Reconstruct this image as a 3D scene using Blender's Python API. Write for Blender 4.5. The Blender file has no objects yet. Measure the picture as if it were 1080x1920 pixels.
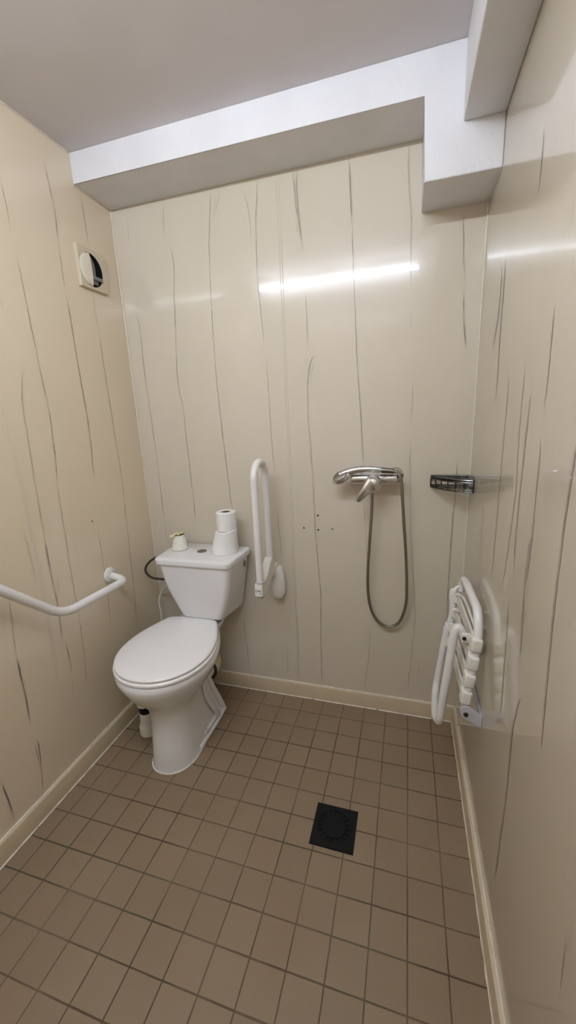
import bpy, bmesh, math, random
from mathutils import Vector, Matrix, noise
C = bpy.context.scene
COL = C.collection
PI = math.pi
random.seed(4)
W, H, YF = 1.484, 2.379, -2.15      # room width, height, wall behind the photographer

CAMV= [1.24289, -1.66218, 1.39083, 1.32988, 0.04339, 0.28671, 738.99588]
TUBE_E=134.0
EXPO=0.0

# ------------------------------------------------------------------ helpers
def new(): return bmesh.new()
def link(name, bm, mats, parent=None, smooth=True, auto=None):
    if parent is not None:
        off = parent_world(parent)
        for v in bm.verts: v.co -= off
    bmesh.ops.recalc_face_normals(bm, faces=bm.faces) if auto != 'keep' else None
    me = bpy.data.meshes.new(name); bm.to_mesh(me); bm.free()
    if not isinstance(mats, (list, tuple)): mats = [mats]
    for m in mats: me.materials.append(m)
    if smooth:
        for p in me.polygons: p.use_smooth = True
        me.set_sharp_from_angle(angle=math.radians(38))
    o = bpy.data.objects.new(name, me); COL.objects.link(o)
    if parent is not None: o.parent = parent
    return o
def parent_world(p):
    v = Vector((0,0,0))
    while p is not None: v += Vector(p.location); p = p.parent
    return v
def thing(name, label, cat, loc, group=None):
    o = bpy.data.objects.new(name, None); COL.objects.link(o); o.location = loc
    o.empty_display_size = .05
    tag(o, label, cat, group); return o
def tag(o, label, cat, group=None):
    o['label'] = label; o['category'] = cat
    if group: o['group'] = group
    return o
def struct(name, bm, m, smooth=False, parent=None):
    o = link(name, bm, m, parent, smooth=smooth)
    if parent is None: o['kind'] = 'structure'
    return o
def box(bm, lo, hi, bev=0, seg=3, mi=0, rot=None, rc=None):
    r = bmesh.ops.create_cube(bm, size=1)
    vs = r['verts']
    c = (Vector(lo)+Vector(hi))/2; s = Vector(hi)-Vector(lo)
    for v in vs: v.co = Vector((v.co.x*s.x, v.co.y*s.y, v.co.z*s.z)) + c
    fs = list({f for v in vs for f in v.link_faces})
    if bev:
        es = list({e for v in vs for e in v.link_edges})
        q = bmesh.ops.bevel(bm, geom=es, offset=bev, segments=seg, affect='EDGES', profile=.5)
        vs = list({v for f in q['faces'] for v in f.verts} | {v for v in vs if v.is_valid}); fs = list({f for v in vs for f in v.link_faces})
    if rot is not None:
        rc = Vector(rc) if rc is not None else c
        for v in vs: v.co = rot @ (v.co-rc) + rc
    for f in fs: f.material_index = mi
    return vs
def cat(pts, n=8, closed=False):
    P = [Vector(p) for p in pts]; out = []
    N = len(P)
    for i in range(N if closed else N-1):
        if closed: a,b,c,d = P[(i-1)%N],P[i],P[(i+1)%N],P[(i+2)%N]
        else:
            b,c = P[i],P[i+1]; a = P[i-1] if i>0 else b*2-c; d = P[i+2] if i+2<N else c*2-b
        for k in range(n):
            t = k/n
            out.append(.5*((2*b)+(-a+c)*t+(2*a-5*b+4*c-d)*t*t+(-a+3*b-3*c+d)*t**3))
    if not closed: out.append(P[-1])
    return out
def fillet(pts, r, n=8):
    P = [Vector(p) for p in pts]; out=[P[0]]
    for i in range(1,len(P)-1):
        a,b,c = P[i-1],P[i],P[i+1]
        rr = r[i-1] if isinstance(r,(list,tuple)) else r
        u=(a-b).normalized(); w=(c-b).normalized()
        d=min(rr, (a-b).length*.49, (c-b).length*.49)
        p0=b+u*d; p1=b+w*d
        for k in range(n+1):
            t=k/n; out.append((1-t)**2*p0+2*t*(1-t)*b+t*t*p1)
    out.append(P[-1]); return out
def tube(bm, pts, r, seg=16, closed=False, cap=True, mi=0, flat=None):
    P=[Vector(p) for p in pts]; N=len(P)
    rad = r if callable(r) else (lambda t: r)
    T=[]
    for i in range(N):
        if closed: t=P[(i+1)%N]-P[i-1]
        else: t=P[min(i+1,N-1)]-P[max(i-1,0)]
        T.append(t.normalized())
    up=Vector((0,0,1)) if abs(T[0].z)<.9 else Vector((1,0,0))
    nrm=(up-T[0]*up.dot(T[0])).normalized(); rings=[]
    for i in range(N):
        if i: 
            nrm=(nrm-T[i]*nrm.dot(T[i])).normalized()
        bn=T[i].cross(nrm); rr=rad(i/(N-1))
        ring=[bm.verts.new(P[i]+rr*(math.cos(a)*nrm+math.sin(a)*bn*(flat or 1))) for a in [2*PI*k/seg for k in range(seg)]]
        rings.append(ring)
    for i in range(N if closed else N-1):
        A=rings[i]; B=rings[(i+1)%N]
        for k in range(seg):
            f=bm.faces.new((A[k],A[(k+1)%seg],B[(k+1)%seg],B[k])); f.material_index=mi
    if cap and not closed:
        for R_ in (rings[0],rings[-1]):
            f=bm.faces.new(R_); f.material_index=mi
    return rings
def lathe(bm, prof, c, axis='Z', seg=32, mi=0, sx=1, sy=1):
    """prof: list of (radius, height)."""
    c=Vector(c); rings=[]
    ax={'Z':(Vector((1,0,0)),Vector((0,1,0)),Vector((0,0,1))),
        'Y':(Vector((1,0,0)),Vector((0,0,1)),Vector((0,-1,0))),
        'X':(Vector((0,1,0)),Vector((0,0,1)),Vector((1,0,0)))}[axis] if isinstance(axis,str) else axis
    for r,h in prof:
        if r<1e-6: rings.append([bm.verts.new(c+ax[2]*h)])
        else: rings.append([bm.verts.new(c+ax[0]*r*sx*math.cos(2*PI*k/seg)+ax[1]*r*sy*math.sin(2*PI*k/seg)+ax[2]*h) for k in range(seg)])
    for A,B in zip(rings,rings[1:]):
        for k in range(seg):
            k2=(k+1)%seg
            if len(A)==1 and len(B)==1: continue
            if len(A)==1: f=bm.faces.new((A[0],B[k],B[k2]))
            elif len(B)==1: f=bm.faces.new((A[k],A[k2],B[0]))
            else: f=bm.faces.new((A[k],A[k2],B[k2],B[k]))
            f.material_index=mi
    return rings
def axes(d):
    d=Vector(d).normalized(); u=Vector((0,0,1)) if abs(d.z)<.9 else Vector((0,1,0))
    a=d.cross(u).normalized(); return (a,d.cross(a),d)
def loft(bm, rings, cap0=True, cap1=True, mi=0):
    R=[[bm.verts.new(p) for p in r] for r in rings]; n=len(R[0])
    for A,B in zip(R,R[1:]):
        for k in range(n):
            f=bm.faces.new((A[k],A[(k+1)%n],B[(k+1)%n],B[k])); f.material_index=mi
    if cap0: bm.faces.new(R[0]).material_index=mi
    if cap1: bm.faces.new(R[-1]).material_index=mi
    return R

# ------------------------------------------------------------------ materials
def srgb(r,g,b):
    f=lambda c:(c/255/12.92 if c/255<=.04045 else ((c/255+.055)/1.055)**2.4)
    return (f(r),f(g),f(b),1)
class NT:
    def __init__(s,name):
        s.m=bpy.data.materials.new(name); s.m.use_nodes=True; s.t=s.m.node_tree; s.b=s.t.nodes['Principled BSDF']
    def n(s,k,**kw):
        x=s.t.nodes.new(k)
        for a,v in kw.items():
            if a.startswith('i_'): x.inputs[a[2:].replace('_',' ')].default_value=v
            else: setattr(x,a,v)
        return x
    def l(s,a,b): s.t.links.new(a,b)
    def mth(s,op,a,b=None,c=None,clamp=False):
        x=s.t.nodes.new('ShaderNodeMath'); x.operation=op; x.use_clamp=clamp
        for i,v in enumerate((a,b,c)):
            if v is None: continue
            if isinstance(v,(int,float)): x.inputs[i].default_value=v
            else: s.l(v,x.inputs[i])
        return x.outputs[0]
    def mix(s,f,a,b):
        x=s.t.nodes.new('ShaderNodeMix'); x.data_type='RGBA'
        for i,v in ((0,f),(6,a),(7,b)):
            if isinstance(v,(int,float,tuple)): x.inputs[i].default_value=v
            else: s.l(v,x.inputs[i])
        return x.outputs[2]
    def noise(s,scale,detail=3,rough=.55,vec=None,dist=0):
        x=s.n('ShaderNodeTexNoise'); x.inputs['Scale'].default_value=scale; x.inputs['Detail'].default_value=detail
        x.inputs['Roughness'].default_value=rough; x.inputs['Distortion'].default_value=dist
        s.l(vec if vec is not None else s.pos(),x.inputs['Vector']); return x.outputs[0]
    def pos(s):
        if not hasattr(s,'_p'): s._p=s.n('ShaderNodeNewGeometry').outputs['Position']
        return s._p
    def map(s,scale,loc=(0,0,0)):
        x=s.n('ShaderNodeMapping'); x.inputs['Scale'].default_value=scale; x.inputs['Location'].default_value=loc; s.l(s.pos(),x.inputs[0]); return x.outputs[0]
    def bump(s,h,strength=.2,dist=.002):
        x=s.n('ShaderNodeBump'); x.inputs['Strength'].default_value=strength; x.inputs['Distance'].default_value=dist; s.l(h,x.inputs['Height']); s.l(x.outputs[0],s.b.inputs['Normal']); return x
    def ramp(s,v,lo,hi):
        x=s.n('ShaderNodeMapRange'); x.inputs[1].default_value=lo; x.inputs[2].default_value=hi; s.l(v,x.inputs[0]); return x.outputs[0]
def simple(name,col,rough=.4,metal=0,var=.06,nscale=30,bump=0,bscale=200,spec=.5,coat=0):
    k=NT(name); k.b.inputs['Roughness'].default_value=rough; k.b.inputs['Metallic'].default_value=metal
    k.b.inputs['Specular IOR Level'].default_value=spec; k.b.inputs['Coat Weight'].default_value=coat
    nz=k.noise(nscale,3); c2=tuple(c*(1-var*2) for c in col[:3])+(1,)
    k.l(k.mix(k.ramp(nz,.3,.7),col,c2),k.b.inputs['Base Color'])
    if bump: k.bump(k.noise(bscale,2),bump,.001)
    return k.m
def panel(name,c1,c2,veincol,rough=.1):
    """glossy laminated wall panel: cloudy cream, soft unevenness that bends reflections"""
    k=NT(name); b=k.b
    cl=k.ramp(k.noise(1.3,4,.6,k.map((1,1,.45))),.35,.65)
    base=k.mix(cl,c1,c2)
    sp=k.ramp(k.noise(160,2,.5),.3,.7); base=k.mix(k.mth('MULTIPLY',sp,.06),base,(.3,.25,.2,1))
    at=k.n('ShaderNodeAttribute'); at.attribute_name='vein'; f=at.outputs['Fac']
    fr=k.ramp(k.noise(55,4,.7,k.map((1,1,.25))),.30,.56)
    f=k.mth('MULTIPLY',f,k.mth('ADD',k.mth('MULTIPLY',fr,.75),.25),clamp=True)
    k.l(k.mix(f,base,veincol),b.inputs['Base Color'])
    b.inputs['Specular IOR Level'].default_value=.30; b.inputs['Coat Weight'].default_value=.55; b.inputs['Coat Roughness'].default_value=.02
    rn=k.noise(9,3,.6); k.l(k.mth('ADD',k.mth('MULTIPLY',rn,.06),rough+.02),b.inputs['Roughness'])
    h=k.mth('ADD',k.noise(4.,1,.5),k.mth('MULTIPLY',k.noise(70,2,.5),.012)); k.bump(h,.10,.010)
    return k.m
VEIN=srgb(112,106,100)
M={}
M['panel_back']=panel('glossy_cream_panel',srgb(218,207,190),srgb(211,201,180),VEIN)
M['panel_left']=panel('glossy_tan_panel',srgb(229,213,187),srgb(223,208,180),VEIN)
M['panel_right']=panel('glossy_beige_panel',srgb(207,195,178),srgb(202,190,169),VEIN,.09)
M['hole']=simple('dark_screw_hole',srgb(38,24,18),.8)
M['seam']=simple('white_seam',srgb(222,214,196),.35)
M['plaster']=simple('white_rough_plaster',srgb(230,228,228),.75,var=.02,bump=.0)
def plaster():
    k=NT('painted_textured_plaster'); k.b.inputs['Roughness'].default_value=.6
    k.l(k.mix(k.ramp(k.noise(6,3),.3,.7),srgb(232,230,231),srgb(225,223,224)),k.b.inputs['Base Color'])
    h=k.noise(70,4,.6,k.map((1,1,.6)))
    k.bump(h,.35,.004); return k.m
M['plaster']=plaster()
def ceil():
    k=NT('matt_grey_white_ceiling'); k.b.inputs['Roughness'].default_value=.9
    k.l(k.mix(k.ramp(k.noise(3,3),.3,.7),srgb(222,216,217),srgb(215,209,208)),k.b.inputs['Base Color'])
    k.bump(k.noise(260,2),.12,.001); return k.m
M['ceiling']=ceil()
def floor_mat():
    k=NT('brown_square_floor_tiles'); b=k.b
    sep=k.n('ShaderNodeSeparateXYZ'); k.l(k.pos(),sep.inputs[0])
    wob=k.mth('MULTIPLY',k.mth('SUBTRACT',k.noise(14,2),.5),.0022)
    T=.1
    def cell(v,off):
        u=k.mth('DIVIDE',k.mth('ADD',k.mth('SUBTRACT',v,off),wob),T)
        fr=k.mth('FRACT',u); d=k.mth('MINIMUM',fr,k.mth('SUBTRACT',1.,fr))
        return k.mth('MULTIPLY',d,T),k.mth('FLOOR',u)
    dx,ix=cell(sep.outputs[0],.0805-1); dy,iy=cell(sep.outputs[1],-.0049-5)
    # joint width and darkness wander from place to place
    wn=k.noise(2.6,3,.6)
    wx=k.mth('ADD',k.mth('MULTIPLY',wn,.0012),.0004); wy=k.mth('ADD',k.mth('MULTIPLY',k.noise(3.3,3,.6,k.map((1,1,1),(7,3,0))),.0018),.0004)
    def soft(d,w):
        x=k.n('ShaderNodeMapRange'); x.interpolation_type='SMOOTHSTEP'; k.l(d,x.inputs[0]); k.l(w,x.inputs[1]); k.l(k.mth('ADD',w,.0016),x.inputs[2]); x.inputs[3].default_value=1; x.inputs[4].default_value=0; return x.outputs[0]
    gx=soft(dx,wx); gy=soft(dy,wy); g=k.mth('MAXIMUM',gx,gy)
    cmb=k.n('ShaderNodeCombineXYZ'); k.l(ix,cmb.inputs[0]); k.l(iy,cmb.inputs[1])
    wnz=k.n('ShaderNodeTexWhiteNoise'); k.l(cmb.outputs[0],wnz.inputs[0])
    tile=k.mix(wnz.outputs[0],srgb(149,130,105),srgb(141,123,99))
    tile=k.mix(k.mth('MULTIPLY',k.ramp(k.noise(4,5,.65),.35,.7),.5),tile,srgb(136,112,86))
    tile=k.mix(k.mth('MULTIPLY',k.ramp(k.noise(420,2,.6),.35,.65),.35),tile,srgb(126,106,86))
    grout=k.mix(k.ramp(k.noise(3.1,2,.5,k.map((1,1,1),(2,5,0))),.46,.60),srgb(66,47,32),srgb(58,62,45))
    fade=k.ramp(k.noise(3.4,3,.65,k.map((1,1,1),(11,4,2))),.34,.6)
    gf=k.mth('MULTIPLY',g,k.mth('ADD',k.mth('MULTIPLY',fade,.45),.42),clamp=True)
    k.l(k.mix(gf,tile,grout),b.inputs['Base Color'])
    k.l(k.mth('ADD',k.mth('MULTIPLY',g,.25),.48),b.inputs['Roughness'])
    b.inputs['Specular IOR Level'].default_value=.35
    h=k.mth('ADD',k.mth('MULTIPLY',g,-1.),k.mth('MULTIPLY',k.noise(35,4,.6),.28)); k.bump(h,.5,.0015)
    return k.m
M['floor']=floor_mat()
M['skirt']=simple('cream_skirting_paint',srgb(208,191,160),.28,var=.03,nscale=8,bump=.05)
def caulk():
    k=NT('stained_white_caulk'); k.b.inputs['Roughness'].default_value=.5
    k.l(k.mix(k.ramp(k.noise(38,4,.65),.60,.72),srgb(232,226,214),srgb(70,52,38)),k.b.inputs['Base Color']); return k.m
M['caulk']=caulk()
M['caulk_clean']=simple('ivory_sealant',srgb(226,216,194),.4)
M['china']=simple('white_glazed_china',srgb(237,236,235),.10,var=.01,nscale=5,coat=.3)
M['seat']=simple('white_seat_plastic',srgb(247,244,241),.28,var=.01,nscale=8)
M['white_tube']=simple('white_coated_tube',srgb(236,233,228),.3,var=.015)
M['white_plastic']=simple('white_abs_plastic',srgb(234,230,218),.38,var=.02)
M['cream_pvc']=simple('cream_pvc',srgb(226,216,180),.35,var=.03)
M['grey_seal']=simple('grey_rubber',srgb(70,64,56),.6)
M['black']=simple('black_plastic',srgb(9,9,11),.55,var=.1,bump=.1,spec=.25)
M['hole_shade']=simple('painted_shade_black',srgb(4,4,5),.9)  # near-black colour standing in for shade inside openings
M['chrome']=simple('chrome',srgb(225,226,228),.07,metal=1,var=.01)
M['dark_wire']=simple('dark_chromed_wire',srgb(96,94,90),.22,metal=1,var=.2,nscale=80)
M['cream_cover']=simple('cream_cover_plastic',srgb(228,219,198),.4,var=.02)
M['cream_plate']=simple('cream_vent_plastic',srgb(214,200,174),.4,var=.02)
M['dark_chrome']=simple('tarnished_chrome',srgb(150,148,144),.2,metal=1,var=.15,nscale=60)
def ribbed(name,c1,c2,n,axisZ=True,metal=1,rough=.3):
    k=NT(name); k.b.inputs['Metallic'].default_value=metal; k.b.inputs['Roughness'].default_value=rough
    w=k.n('ShaderNodeTexWave'); w.wave_type='BANDS'; w.bands_direction='Z' if axisZ else 'X'; w.inputs['Scale'].default_value=n; k.l(k.pos(),w.inputs[0])
    k.l(k.mix(w.outputs[1],c1,c2),k.b.inputs['Base Color']); k.bump(w.outputs[1],.5,.001); return k.m
M['hose']=ribbed('ribbed_steel_hose',srgb(178,170,158),srgb(112,104,95),90)
M['braid']=ribbed('dark_braided_hose',srgb(98,84,76),srgb(38,30,28),160,metal=.6,rough=.45)
M['paper']=simple('toilet_paper',srgb(243,241,236),.95,var=.015,nscale=40,bump=.25,bscale=90,spec=.2)
M['paper_cream']=simple('waxed_paper_cup',srgb(240,236,222),.6,var=.03)
M['stained_paper']=simple('torn_yellowed_paper',srgb(240,226,178),.85,var=.12,nscale=90,bump=.4)
M['grey_plate']=simple('grey_painted_steel',srgb(196,196,200),.35,var=.02)
M['bolt']=simple('dark_steel_bolt',srgb(70,60,52),.4,metal=.8)
M['ink']=simple('blue_grey_print',srgb(74,84,110),.6)
M['label']=simple('white_label',srgb(238,238,234),.5)
M['smoke']=simple('grey_fan_blade_plastic',srgb(120,122,124),.35,var=.1)
k=NT('fluorescent_tube'); k.b.inputs['Base Color'].default_value=(1,1,1,1); k.b.inputs['Emission Color'].default_value=(.775,.86,1,1); k.b.inputs['Emission Strength'].default_value=TUBE_E; M['lamp']=k.m

# vein tracks of the wall panels: [strength, [along wall, height, width]...] in metres
VB=[[0.35,[[0.0791,2.2461,0.0042],[0.0795,2.2006,0.0042],[0.0704,2.1619,0.0042],[0.0692,2.1215,0.0043]]],[0.5,[[0.2608,2.2621,0.0039],[0.2528,2.2216,0.004],[0.2473,2.1254,0.004]]],[0.35,[[0.2423,2.2557,0.004],[0.2476,2.1839,0.004],[0.2435,2.1161,0.004]]],[0.6,[[0.2649,2.1228,0.006],[0.2761,2.0717,0.006],[0.2812,2.0108,0.0061],[0.2697,1.9614,0.0061],[0.2617,1.8791,0.0062],[0.2507,1.7295,0.0064],[0.2363,1.5501,0.0066],[0.2442,1.5031,0.0066],[0.2523,1.4556,0.0066],[0.2531,1.2985,0.0067],[0.2556,1.1246,0.0069],[0.2579,1.0175,0.007],[0.2569,0.9048,0.0071]]],[0.6,[[0.0603,1.8799,0.0049],[0.0754,1.7968,0.0049],[0.0691,1.6077,0.005],[0.0734,1.4812,0.0051],[0.0798,1.2825,0.0052],[0.0792,1.0871,0.0054],[0.079,0.907,0.0055]]],[0.35,[[0.079,0.907,0.005],[0.0823,0.8397,0.005],[0.0809,0.7826,0.005]]],[0.7,[[0.4743,2.2657,0.0048],[0.4594,2.1636,0.0049],[0.4443,2.0382,0.005],[0.4384,1.9061,0.0051],[0.4339,1.7344,0.0052],[0.432,1.5825,0.0053],[0.4361,1.405,0.0055],[0.4449,1.2091,0.0056],[0.4561,0.9927,0.0057],[0.4585,0.9565,0.0057]]],[0.3,[[0.5127,2.2553,0.0054],[0.4968,2.2091,0.0055],[0.4757,2.1609,0.0056]]],[0.3,[[0.4991,2.2577,0.0036],[0.4835,2.193,0.0037],[0.4721,2.1485,0.0037]]],[0.5,[[0.6091,2.2454,0.0039],[0.6298,2.1652,0.0039],[0.6331,2.1175,0.0039],[0.631,2.0551,0.0039]]],[0.6,[[0.6722,2.2707,0.0044],[0.6592,2.1729,0.0045],[0.6523,2.0705,0.0046],[0.6483,1.9082,0.0047],[0.6572,1.7948,0.0048],[0.6615,1.6761,0.0049]]],[0.6,[[0.6654,1.6236,0.0045],[0.6718,1.5723,0.0046],[0.6712,1.3952,0.0047],[0.6747,1.2393,0.0048],[0.6807,1.1205,0.0048]]],[0.5,[[0.6856,0.9728,0.0045],[0.6819,0.9018,0.0046],[0.693,0.8144,0.0046],[0.6942,0.7326,0.0046]]],[0.4,[[0.6876,0.5434,0.0043],[0.686,0.4554,0.0044]]],[0.5,[[0.695,0.2959,0.0049],[0.7005,0.2338,0.0049],[0.6943,0.0977,0.005]]],[0.7,[[0.8113,2.2739,0.0055],[0.813,2.2162,0.0056],[0.8186,2.1498,0.0056],[0.8403,2.0008,0.0057]]],[0.8,[[0.8287,2.2739,0.0048],[0.8242,2.2125,0.0049],[0.8258,2.1486,0.0049],[0.8324,2.0738,0.005],[0.8404,2.0044,0.005]]],[0.5,[[0.8194,2.2723,0.0032],[0.8192,2.2151,0.0033],[0.8212,2.1632,0.0033]]],[0.4,[[0.8146,2.1014,0.0033],[0.8202,2.0846,0.0033],[0.8175,2.069,0.0034],[0.8234,2.0574,0.0034]]],[0.6,[[0.844,1.8632,0.0038],[0.8474,1.7708,0.0038],[0.8501,1.6497,0.0039]]],[0.75,[[1.0196,2.2717,0.0075],[1.0211,2.2118,0.0076],[1.0227,2.1656,0.0076],[1.028,2.052,0.0078]]],[0.75,[[1.028,2.0606,0.0044],[1.0333,1.9218,0.0044],[1.0369,1.7864,0.0045],[1.0427,1.645,0.0046],[1.0529,1.4726,0.0047],[1.0614,1.3578,0.0048],[1.0704,1.1842,0.0049]]],[0.35,[[1.0743,1.0298,0.0036],[1.0777,0.943,0.0036],[1.0873,0.8054,0.0037],[1.093,0.5743,0.0038]]],[0.35,[[1.0909,1.0045,0.0036],[1.0937,0.8982,0.0036]]],[0.5,[[1.1033,0.4447,0.0046],[1.0995,0.2693,0.0047],[1.0851,0.1604,0.0048],[1.0726,0.0843,0.0049]]],[0.35,[[1.1259,0.3378,0.0039],[1.1168,0.252,0.0039]]],[0.5,[[1.2236,2.2764,0.0047],[1.2188,2.2006,0.0048],[1.2257,2.1427,0.0048],[1.2325,2.0919,0.0049],[1.2383,1.9573,0.005],[1.2402,1.8296,0.0051]]],[0.4,[[1.2425,1.7527,0.0033],[1.2448,1.6758,0.0034]]],[0.5,[[1.2577,1.502,0.0038],[1.2586,1.407,0.0038],[1.2546,1.3422,0.0039]]],[0.5,[[1.254,1.2571,0.0039],[1.2616,1.0332,0.004],[1.2687,0.8632,0.0041],[1.2849,0.6856,0.0042],[1.2996,0.4995,0.0043],[1.2862,0.267,0.0044],[1.2764,0.1183,0.0045]]],[0.4,[[1.3215,0.2834,0.0036],[1.324,0.2118,0.0037]]],[0.7,[[1.4057,2.0422,0.0035],[1.4104,1.9323,0.0036],[1.4221,1.8191,0.0036]]],[1.0,[[1.4201,1.7938,0.0059],[1.426,1.7099,0.006],[1.4335,1.6235,0.006],[1.4387,1.5959,0.006]]],[0.8,[[1.4318,1.1936,0.0049],[1.4321,1.1159,0.005],[1.4325,1.0363,0.005],[1.427,0.9118,0.0051],[1.4256,0.74,0.0053],[1.4258,0.6508,0.0054],[1.4298,0.4837,0.0055]]],[0.6,[[0.8865,1.6103,0.0042],[0.876,1.6294,0.0042],[0.8554,1.6087,0.0043],[0.8415,1.5249,0.0043],[0.8399,1.4056,0.0044],[0.8462,1.2342,0.0045],[0.8555,1.0689,0.0046],[0.8566,0.9356,0.0047],[0.8644,0.7669,0.0048],[0.8766,0.5533,0.0049],[0.8691,0.3455,0.005],[0.8712,0.1,0.0052]]],[0.45,[[0.8448,1.3397,0.0059],[0.8527,1.1349,0.0061],[0.8551,0.9675,0.0062]]],[0.4,[[0.8749,1.5909,0.0035],[0.8612,1.5775,0.0036],[0.8528,1.5242,0.0036]]],[0.5,[[0.4785,0.4237,0.0052],[0.4743,0.3302,0.0052],[0.4826,0.202,0.0053],[0.4848,0.1075,0.0053]]],[0.25,[[0.7458,0.8378,0.0041],[0.7498,0.6262,0.0042],[0.7534,0.3827,0.0043],[0.7501,0.0854,0.0045]]]]
VSEAM=[[1,[[0.7437,2.2508,0.0033],[0.7466,2.0198,0.0035],[0.7463,1.8383,0.0036],[0.7463,1.6027,0.0037],[0.7459,1.2381,0.0039],[0.7498,0.9919,0.004],[0.7475,0.6342,0.0042],[0.7505,0.2411,0.0044],[0.7501,0.0854,0.0045]]]]
VL=[[0.65,[[-0.5193,2.1528,0.0047],[-0.5149,2.0707,0.0048],[-0.5174,1.9951,0.0048]]],[0.7,[[-0.5131,1.9476,0.0049],[-0.5093,1.8798,0.005],[-0.5085,1.7598,0.0051],[-0.5019,1.6506,0.0053],[-0.5002,1.5322,0.0054],[-0.4958,1.472,0.0055],[-0.4962,1.3875,0.0055],[-0.5016,1.3109,0.0056],[-0.5177,1.1846,0.0056]]],[0.75,[[-0.3295,2.2986,0.0059],[-0.3253,2.2386,0.006],[-0.3158,2.1693,0.0061],[-0.3178,2.1083,0.0062],[-0.3223,2.0349,0.0062]]],[0.55,[[-0.3223,2.0349,0.0052],[-0.328,1.9439,0.0052],[-0.3275,1.8796,0.0053]]],[0.8,[[-0.3275,1.8796,0.0067],[-0.324,1.8274,0.0068],[-0.3227,1.6687,0.007],[-0.3235,1.542,0.0071],[-0.3159,1.4624,0.0073],[-0.3194,1.3806,0.0074],[-0.3253,1.2734,0.0074],[-0.3342,1.1639,0.0075]]],[0.5,[[-0.3609,0.9566,0.0065],[-0.3612,0.8251,0.0066],[-0.3605,0.7083,0.0068],[-0.3704,0.5853,0.0068],[-0.379,0.4983,0.0068]]],[0.5,[[-0.1721,2.2586,0.0067],[-0.169,2.1731,0.0068],[-0.1677,2.0768,0.0069]]],[0.35,[[-0.1816,1.9068,0.005],[-0.1847,1.8385,0.005],[-0.1789,1.7541,0.0051]]],[0.5,[[-0.1789,1.7541,0.0061],[-0.1804,1.6321,0.0062],[-0.1747,1.4637,0.0064],[-0.1761,1.3474,0.0065],[-0.1695,1.1829,0.0067],[-0.1761,1.0153,0.0068],[-0.1862,0.8265,0.0069],[-0.1955,0.6353,0.007],[-0.2141,0.3947,0.0071]]],[0.6,[[-0.5661,1.5833,0.0045],[-0.5873,1.5324,0.0045],[-0.5977,1.4599,0.0045],[-0.6011,1.3916,0.0045],[-0.6049,1.2652,0.0046],[-0.6108,1.1341,0.0046],[-0.6137,1.0029,0.0047]]],[0.9,[[-0.6137,1.0029,0.0067],[-0.6171,0.8748,0.0069],[-0.6136,0.7403,0.007],[-0.6229,0.5978,0.0071]]],[1.0,[[-0.6118,0.591,0.0072],[-0.6099,0.5177,0.0073],[-0.6112,0.4399,0.0074]]],[0.4,[[-0.6112,0.4399,0.0041],[-0.6287,0.3482,0.004]]],[0.55,[[-0.5177,1.1846,0.0048],[-0.5228,1.0734,0.0049],[-0.5256,0.9816,0.0049],[-0.5271,0.8935,0.005],[-0.531,0.7566,0.0051],[-0.5316,0.655,0.0052],[-0.5378,0.5245,0.0052],[-0.5532,0.3352,0.0053]]],[0.6,[[-0.7861,0.8533,0.004],[-0.7936,0.7447,0.0041],[-0.8033,0.6504,0.0041]]],[0.9,[[-0.8033,0.6504,0.0082],[-0.8059,0.551,0.0083],[-0.8049,0.4649,0.0085],[-0.8113,0.3713,0.0085]]],[0.6,[[-0.8022,0.5588,0.0042],[-0.7946,0.5107,0.0042]]],[0.7,[[-0.8097,0.3021,0.0058],[-0.7907,0.2889,0.0059],[-0.8077,0.2424,0.0058],[-0.8082,0.1601,0.0059],[-0.8265,0.0882,0.0058]]],[0.7,[[-0.8138,0.3127,0.0043],[-0.811,0.2573,0.0043],[-0.813,0.1889,0.0044]]],[0.8,[[-0.943,0.2809,0.007],[-0.9367,0.1861,0.0072],[-0.9347,0.0928,0.0074]]],[0.6,[[-0.594,0.8398,0.0053],[-0.5982,0.7767,0.0054]]],[0.25,[[-0.6862,1.0485,0.0045],[-0.6796,0.9498,0.0047],[-0.6786,0.8594,0.0047]]],[0.3,[[-0.5988,1.8014,0.0045],[-0.6017,1.75,0.0045]]],[0.3,[[-0.503,0.9442,0.0039],[-0.4863,0.9232,0.004],[-0.4906,0.8913,0.004]]]]
VLS=[[1,[[-0.6814,1.5882,0.0027],[-0.6796,1.4444,0.0028],[-0.664,1.1826,0.003],[-0.6648,0.8533,0.0032],[-0.6786,0.4577,0.0034],[-0.6739,0.2746,0.0035]]]]
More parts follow.
